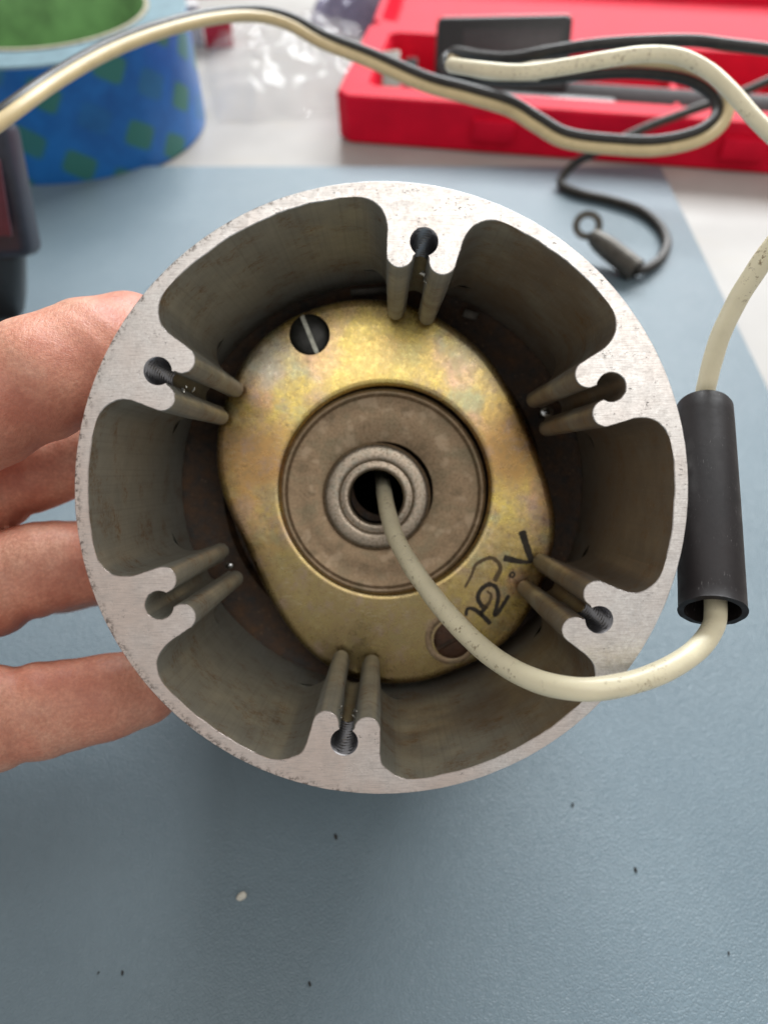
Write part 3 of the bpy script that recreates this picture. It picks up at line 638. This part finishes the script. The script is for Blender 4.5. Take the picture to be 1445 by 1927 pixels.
tray('case_lid', CW, CD, 14, 5, 3, T(0, CD+3, 5.5) @ R(5, 'X'))
for x in (45, 190): box('hinge', 16, 5, 4, 'red', case, T(x, CD+1.4, 9), 1.2)
for x in (70, 175): box('latch', 18, 3, 9, 'red', case, T(x, -1.0, 11), 1.0)
for x, w_ in ((24, 3), (98, 4), (150, 3), (200, 3)): box('divider', w_, 62, 8, 'red', case, T(x, 46, 8.9), 1.0)
cal = empty('caliper', 'black and steel caliper propped up inside the red case', 'caliper', CM @ T(60, 45, 5))
hm = T(9, 6, 16.5) @ R(-4, 'Y') @ R(-38, 'X')
box('display_housing', 62, 11, 34, 'blk', cal, hm, 3.0, 3)
box('display', 44, 0.8, 13, 'grey', cal, hm @ T(4, -5.7, 4), 0.3)
for x in (-15, -0.5):
    bm = bmesh.new(); bmesh.ops.create_cone(bm, cap_ends=True, segments=24, radius1=3.4, radius2=3.0, depth=1.8, matrix=hm @ T(x, -6.2, -8) @ R(90, 'X')); bmobj('button', bm, 'red', cal)
box('beam', 150, 4, 11, 'grey', cal, T(95, -6, 7) @ R(-60, 'X'), 0.6)
box('lower_guard', 84, 7, 9, 'blk', cal, T(20, -19, 7), 1.5)
jb = T(-40, -14, 8) @ R(10, 'Z') @ R(-52, 'X')
box('jaw', 8.5, 3.5, 34, 'steel', cal, jb, 0.8); box('jaw', 6, 3.2, 30, 'blk', cal, jb @ T(9.5, 0.5, -1), 0.8)

# ------------------------------------------------------------------ clutter behind: clear bag, small box
def crumple(name, c, sx, sy, h, m, seed, nx=46, ny=34, rot=0):
    vs_, fs = [], []; c = Vector(c)
    for j in range(ny+1):
        for i in range(nx+1):
            x, y = (i/nx-0.5)*sx, (j/ny-0.5)*sy
            p = Vector((x*0.035+seed, y*0.035, seed))
            e = max(0.0, 1-(2*abs(i/nx-0.5))**4)*max(0.0, 1-(2*abs(j/ny-0.5))**4)
            z = h*e*(0.45+0.75*abs(mnoise.noise(p))+0.45*abs(mnoise.noise(p*2.6))+0.12*mnoise.noise(p*7))
            dx, dy = 6*mnoise.noise(p*2+Vector((9, 0, 0))), 6*mnoise.noise(p*2+Vector((0, 9, 0)))
            q = Matrix.Rotation(math.radians(rot), 3, 'Z') @ Vector((x+dx, y+dy, 0))
            vs_.append((c.x+q.x, c.y+q.y, c.z+0.6+z))
    for j in range(ny):
        for i in range(nx):
            a = j*(nx+1)+i; fs.append((a, a+1, a+nx+2, a+nx+1))
    return mesh(name, vs_, fs, m, None, 180)
tag(crumple('plastic_bag', (-46, 440, -TAB), 92, 118, 20, 'clear', 3.1, rot=12), 'crumpled clear plastic bag with white glints between tape roll and red case', 'plastic bag')
tag(crumple('plastic_wrapper', (-12, 512, -TAB), 58, 60, 26, 'violet', 8.4, 30, 30, rot=-10), 'violet grey crumpled wrapper beside the left end of the red lid', 'wrapper')
bx = empty('small_carton', 'small red and white carton standing behind the tape roll', 'carton', T(*(G(405, 92, -TAB))))
box('carton_body', 15, 12, 15, 'redcard', bx, T(2, 6, 7.6) @ R(8, 'Z'), 0.6)
box('carton_flap', 13, 12, 20, 'white', bx, T(-14, 9, 10.1) @ R(8, 'Z'), 0.6)
box('carton_top', 26, 10, 6, 'redcard', bx, T(-8, 22, 22) @ R(8, 'Z'), 0.6)

# ------------------------------------------------------------------ dark device at the left edge
dv = empty('handheld_device', 'dark navy device with maroon face leaning at the left edge', 'device', T(*G(-40, 615)))
dm = T(0, 0, 0)
pt = lambda px, py, z: P(px, py, z)-dv.location
def slab(name, quad, thick, m, bev):
    bm = bmesh.new(); n = (quad[1]-quad[0]).cross(quad[3]-quad[0]).normalized()*thick
    a = [bm.verts.new(p) for p in quad]; b = [bm.verts.new(p+n) for p in quad]
    bm.faces.new(a); bm.faces.new(list(reversed(b)))
    for i in range(4): bm.faces.new((a[i], b[i], b[(i+1) % 4], a[(i+1) % 4]))
    bmesh.ops.recalc_face_normals(bm, faces=bm.faces)
    if bev: bmesh.ops.bevel(bm, geom=list(bm.edges), offset=bev, segments=3, affect='EDGES', profile=0.5)
    return bmobj(name, bm, m, dv)
slab('device_body', [pt(-260, 215, 205), pt(4, 225, 205), pt(56, 486, 222), pt(-260, 500, 222)], 12, 'navy', 3.0)
slab('face_panel', [pt(-200, 290, 203), pt(-2, 300, 203), pt(22, 445, 212), pt(-200, 445, 212)], 1.0, 'maroon', 0.3)
slab('device_foot', [pt(-240, 482, 222), pt(44, 482, 222), pt(46, 602, 262), pt(-240, 612, 262)], 12, 'blk', 3.0)

# ------------------------------------------------------------------ crumbs on the mat
bm = bmesh.new(); c = G(456, 1688)
bmesh.ops.create_icosphere(bm, subdivisions=2, radius=0.85, matrix=T(c.x, c.y, 0.65) @ R(30, 'Z') @ Matrix.Diagonal((1.2, 0.8, 0.9, 1)))
for v in bm.verts: v.co += Vector((random.uniform(-1, 1), random.uniform(-1, 1), random.uniform(-1, 1)))*0.12
tag(bmobj('crumb', bm, 'crumb', None, 0), 'tiny pale metal crumb lying on the mat below the cylinder', 'crumb')
bm = bmesh.new()
for px, py, s in ((632, 1575, .55), (231, 1831, .4), (583, 1852, .4), (186, 1831, .25), (1077, 1515, .4), (1195, 1637, .45), (1370, 1794, .3)):
    c = G(px, py); bmesh.ops.create_icosphere(bm, subdivisions=1, radius=s, matrix=T(c.x, c.y, 0.15) @ R(random.uniform(0, 180), 'Z') @ Matrix.Diagonal((1.3, 0.6, 0.5, 1)))
tag(bmobj('debris', bm, 'speck', None, 0), 'scattered dark specks of dirt on the mat', 'debris', kind='stuff')

# ------------------------------------------------------------------ the hand: one continuous surface (smooth union of tapered capsules, surface nets)
def cf(px, py, z): return np.array([(px-CX)/FPX*z, (CY-py)/FPX*z, z])      # camera-frame point
fing = [
    [(cf(-520, 1010, 121), 11.5), (cf(-250, 860, 112), 10.6), (cf(-20, 752, 114), 9.7), (cf(70, 715, 116), 9.2), (cf(165, 668, 120), 8.5), (cf(240, 632, 126), 7.2)],
    [(cf(-520, 1080, 134), 11.5), (cf(-240, 1010, 134), 9.8), (cf(-20, 912, 137), 8.4), (cf(80, 872, 138), 7.8), (cf(196, 842, 140), 7.0)],
    [(cf(-500, 1170, 134), 11.0), (cf(-240, 1150, 132), 9.6), (cf(-20, 1100, 132), 9.0), (cf(85, 1068, 134), 8.0), (cf(190, 1054, 137), 7.2)],
    [(cf(-480, 1290, 128), 10.5), (cf(-240, 1340, 124), 9.2), (cf(-10, 1352, 124), 8.3), (cf(95, 1334, 127), 7.75), (cf(200, 1312, 129), 7.0), (cf(268, 1294, 132), 6.6)],
    [(cf(-430, 1180, 165), 14), (cf(-240, 1130, 160), 10.5), (cf(-60, 1092, 156), 9.0), (cf(120, 1075, 156), 8.2), (cf(215, 1068, 157), 7.2)],
]
palm = [[(cf(-520, 1010, 124), 14), (cf(-500, 1280, 132), 14)], [(cf(-560, 1060, 140), 17), (cf(-860, 1180, 150), 20)], [(cf(-540, 1230, 142), 17), (cf(-860, 1240, 150), 20)],
        [(cf(-430, 1180, 165), 15), (cf(-860, 1220, 158), 20)], [(cf(-860, 1200, 152), 24), (cf(-1250, 1300, 165), 26)]]
creases = [(0, 2, 0.35), (0, 2, 0.62), (0, 4, -0.15), (1, 2, 0.4), (2, 2, 0.45), (3, 2, 0.4), (3, 3, 0.15), (2, 3, 0.1)]
H = 0.85
lo = np.array([-232.0, -78.0, 78.0]); hi = np.array([-28.0, 62.0, 196.0])
nx, ny, nz = [int(math.ceil(d/H)) for d in (hi-lo)]
F = np.full((nx, ny, nz), 30.0, dtype=np.float32)
gx = (lo[0]+H*np.arange(nx)).astype(np.float32); gy = (lo[1]+H*np.arange(ny)).astype(np.float32); gz_ = (lo[2]+H*np.arange(nz)).astype(np.float32)
def cap(fld, a, ra, b, rb, k, groove=()):
    m_ = max(ra, rb)+9
    l = np.minimum(a, b)-m_; h = np.maximum(a, b)+m_
    s = [slice(max(0, int((l[i]-lo[i])/H)), max(0, min((nx, ny, nz)[i], int((h[i]-lo[i])/H)+1))) for i in range(3)]
    X, Y, Z = np.meshgrid(gx[s[0]], gy[s[1]], gz_[s[2]], indexing='ij')
    d = b-a; L2_ = float(d@d)
    t = ((X-a[0])*d[0]+(Y-a[1])*d[1]+(Z-a[2])*d[2])/L2_; tc = np.clip(t, 0, 1)
    D = np.sqrt((X-a[0]-tc*d[0])**2+(Y-a[1]-tc*d[1])**2+(Z-a[2]-tc*d[2])**2)-(ra+(rb-ra)*tc)
    for g in groove: D = D+1.15*np.exp(-(((t-g)*math.sqrt(L2_)+0.5*np.sin(X*0.7+Y*0.9))/0.9)**2)
    old = fld[tuple(s)]; hh = np.clip(0.5+0.5*(old-D)/k, 0, 1)
    fld[tuple(s)] = old*(1-hh)+D*hh-k*hh*(1-hh)
fields = []
for fi, ch in enumerate(fing):
    for j in range(len(ch)-1):
        cap(F, ch[j][0], ch[j][1], ch[j+1][0], ch[j+1][1], 2.6, [c[2] for c in creases if c[0] == fi and c[1] == j]) if False else None
# each finger is blended by itself, then joined with a tight radius so neighbours stay apart
tot = np.full_like(F, 30.0)
for fi, ch in enumerate(fing):
    f1 = np.full_like(F, 30.0)
    for j in range(len(ch)-1): cap(f1, ch[j][0], ch[j][1], ch[j+1][0], ch[j+1][1], 1.2, [c[2] for c in creases if c[0] == fi and c[1] == j])
    h_ = np.clip(0.5+0.5*(tot-f1)/0.3, 0, 1); tot = tot*(1-h_)+f1*h_-0.3*h_*(1-h_)
for ch in palm: cap(tot, ch[0][0], ch[0][1], ch[1][0], ch[1][1], 7.0)
def surface_nets(F):
    S = F < 0
    nx, ny, nz = F.shape
    corners = [(i, j, k) for i in (0, 1) for j in (0, 1) for k in (0, 1)]
    cnt = np.zeros((nx-1, ny-1, nz-1), np.int8)
    for i, j, k in corners: cnt += S[i:nx-1+i, j:ny-1+j, k:nz-1+k]
    act = (cnt > 0) & (cnt < 8); ids = np.full(act.shape, -1, np.int64); cells = np.argwhere(act); ids[act] = np.arange(len(cells))
    acc = np.zeros((len(cells), 3)); num = np.zeros(len(cells))
    ci, cj, ck = cells.T
    for c0 in corners:
        for ax_ in range(3):
            if c0[ax_] == 1: continue
            c1 = list(c0); c1[ax_] = 1
            f0 = F[ci+c0[0], cj+c0[1], ck+c0[2]]; f1 = F[ci+c1[0], cj+c1[1], ck+c1[2]]
            mk = (f0 < 0) != (f1 < 0); t = np.where(mk, f0/np.where(f0 == f1, 1, f0-f1), 0)
            p = np.tile(np.array(c0, float), (len(cells), 1)); p[:, ax_] += t
            acc[mk] += p[mk]; num[mk] += 1
    V = lo + H*(cells + acc/num[:, None]); quads = []
    for ax_ in range(3):
        a1, a2 = (ax_+1) % 3, (ax_+2) % 3
        sl0 = [slice(1, -1)]*3; sl0[ax_] = slice(0, -1); sl1 = list(sl0); sl1[ax_] = slice(1, None)
        s0, s1 = S[tuple(sl0)], S[tuple(sl1)]
        e = np.argwhere(s0 != s1); flip = s0[tuple(e.T)]
        base = e.copy(); base[:, a1] += 1; base[:, a2] += 1
        def cid(d1, d2):
            q = base.copy(); q[:, a1] -= d1; q[:, a2] -= d2; return ids[tuple(q.T)]
        qd = np.stack([cid(1, 1), cid(0, 1), cid(0, 0), cid(1, 0)], 1); qd[~flip] = qd[~flip][:, ::-1]; quads.append(qd)
    return V, np.concatenate(quads)
V, Q = surface_nets(tot)
RM = np.array([RGT[:], UPV[:], FWD[:]])
V = V @ RM + np.array(CAM[:])
hand_o = np.array(P(-500, 1180, 135)[:])
me = bpy.data.meshes.new('hand'); me.from_pydata((V-hand_o).tolist(), [], Q.tolist()); me.update()
bm = bmesh.new(); bm.from_mesh(me)
for _ in range(2): bmesh.ops.smooth_vert(bm, verts=bm.verts, factor=0.5, use_axis_x=True, use_axis_y=True, use_axis_z=True)
bmesh.ops.recalc_face_normals(bm, faces=bm.faces); bm.to_mesh(me); bm.free()
hand = link('hand', me, 'skin', None, 180); hand.location = Vector(hand_o)
tag(hand, 'bare left hand with four fingers gripping the cylinder from the left', 'hand')

# ------------------------------------------------------------------ millimetres -> metres
S_ = Matrix.Scale(0.001, 4)
for me in bpy.data.meshes: me.transform(S_)
for o in bpy.data.objects: o.location = o.location*0.001
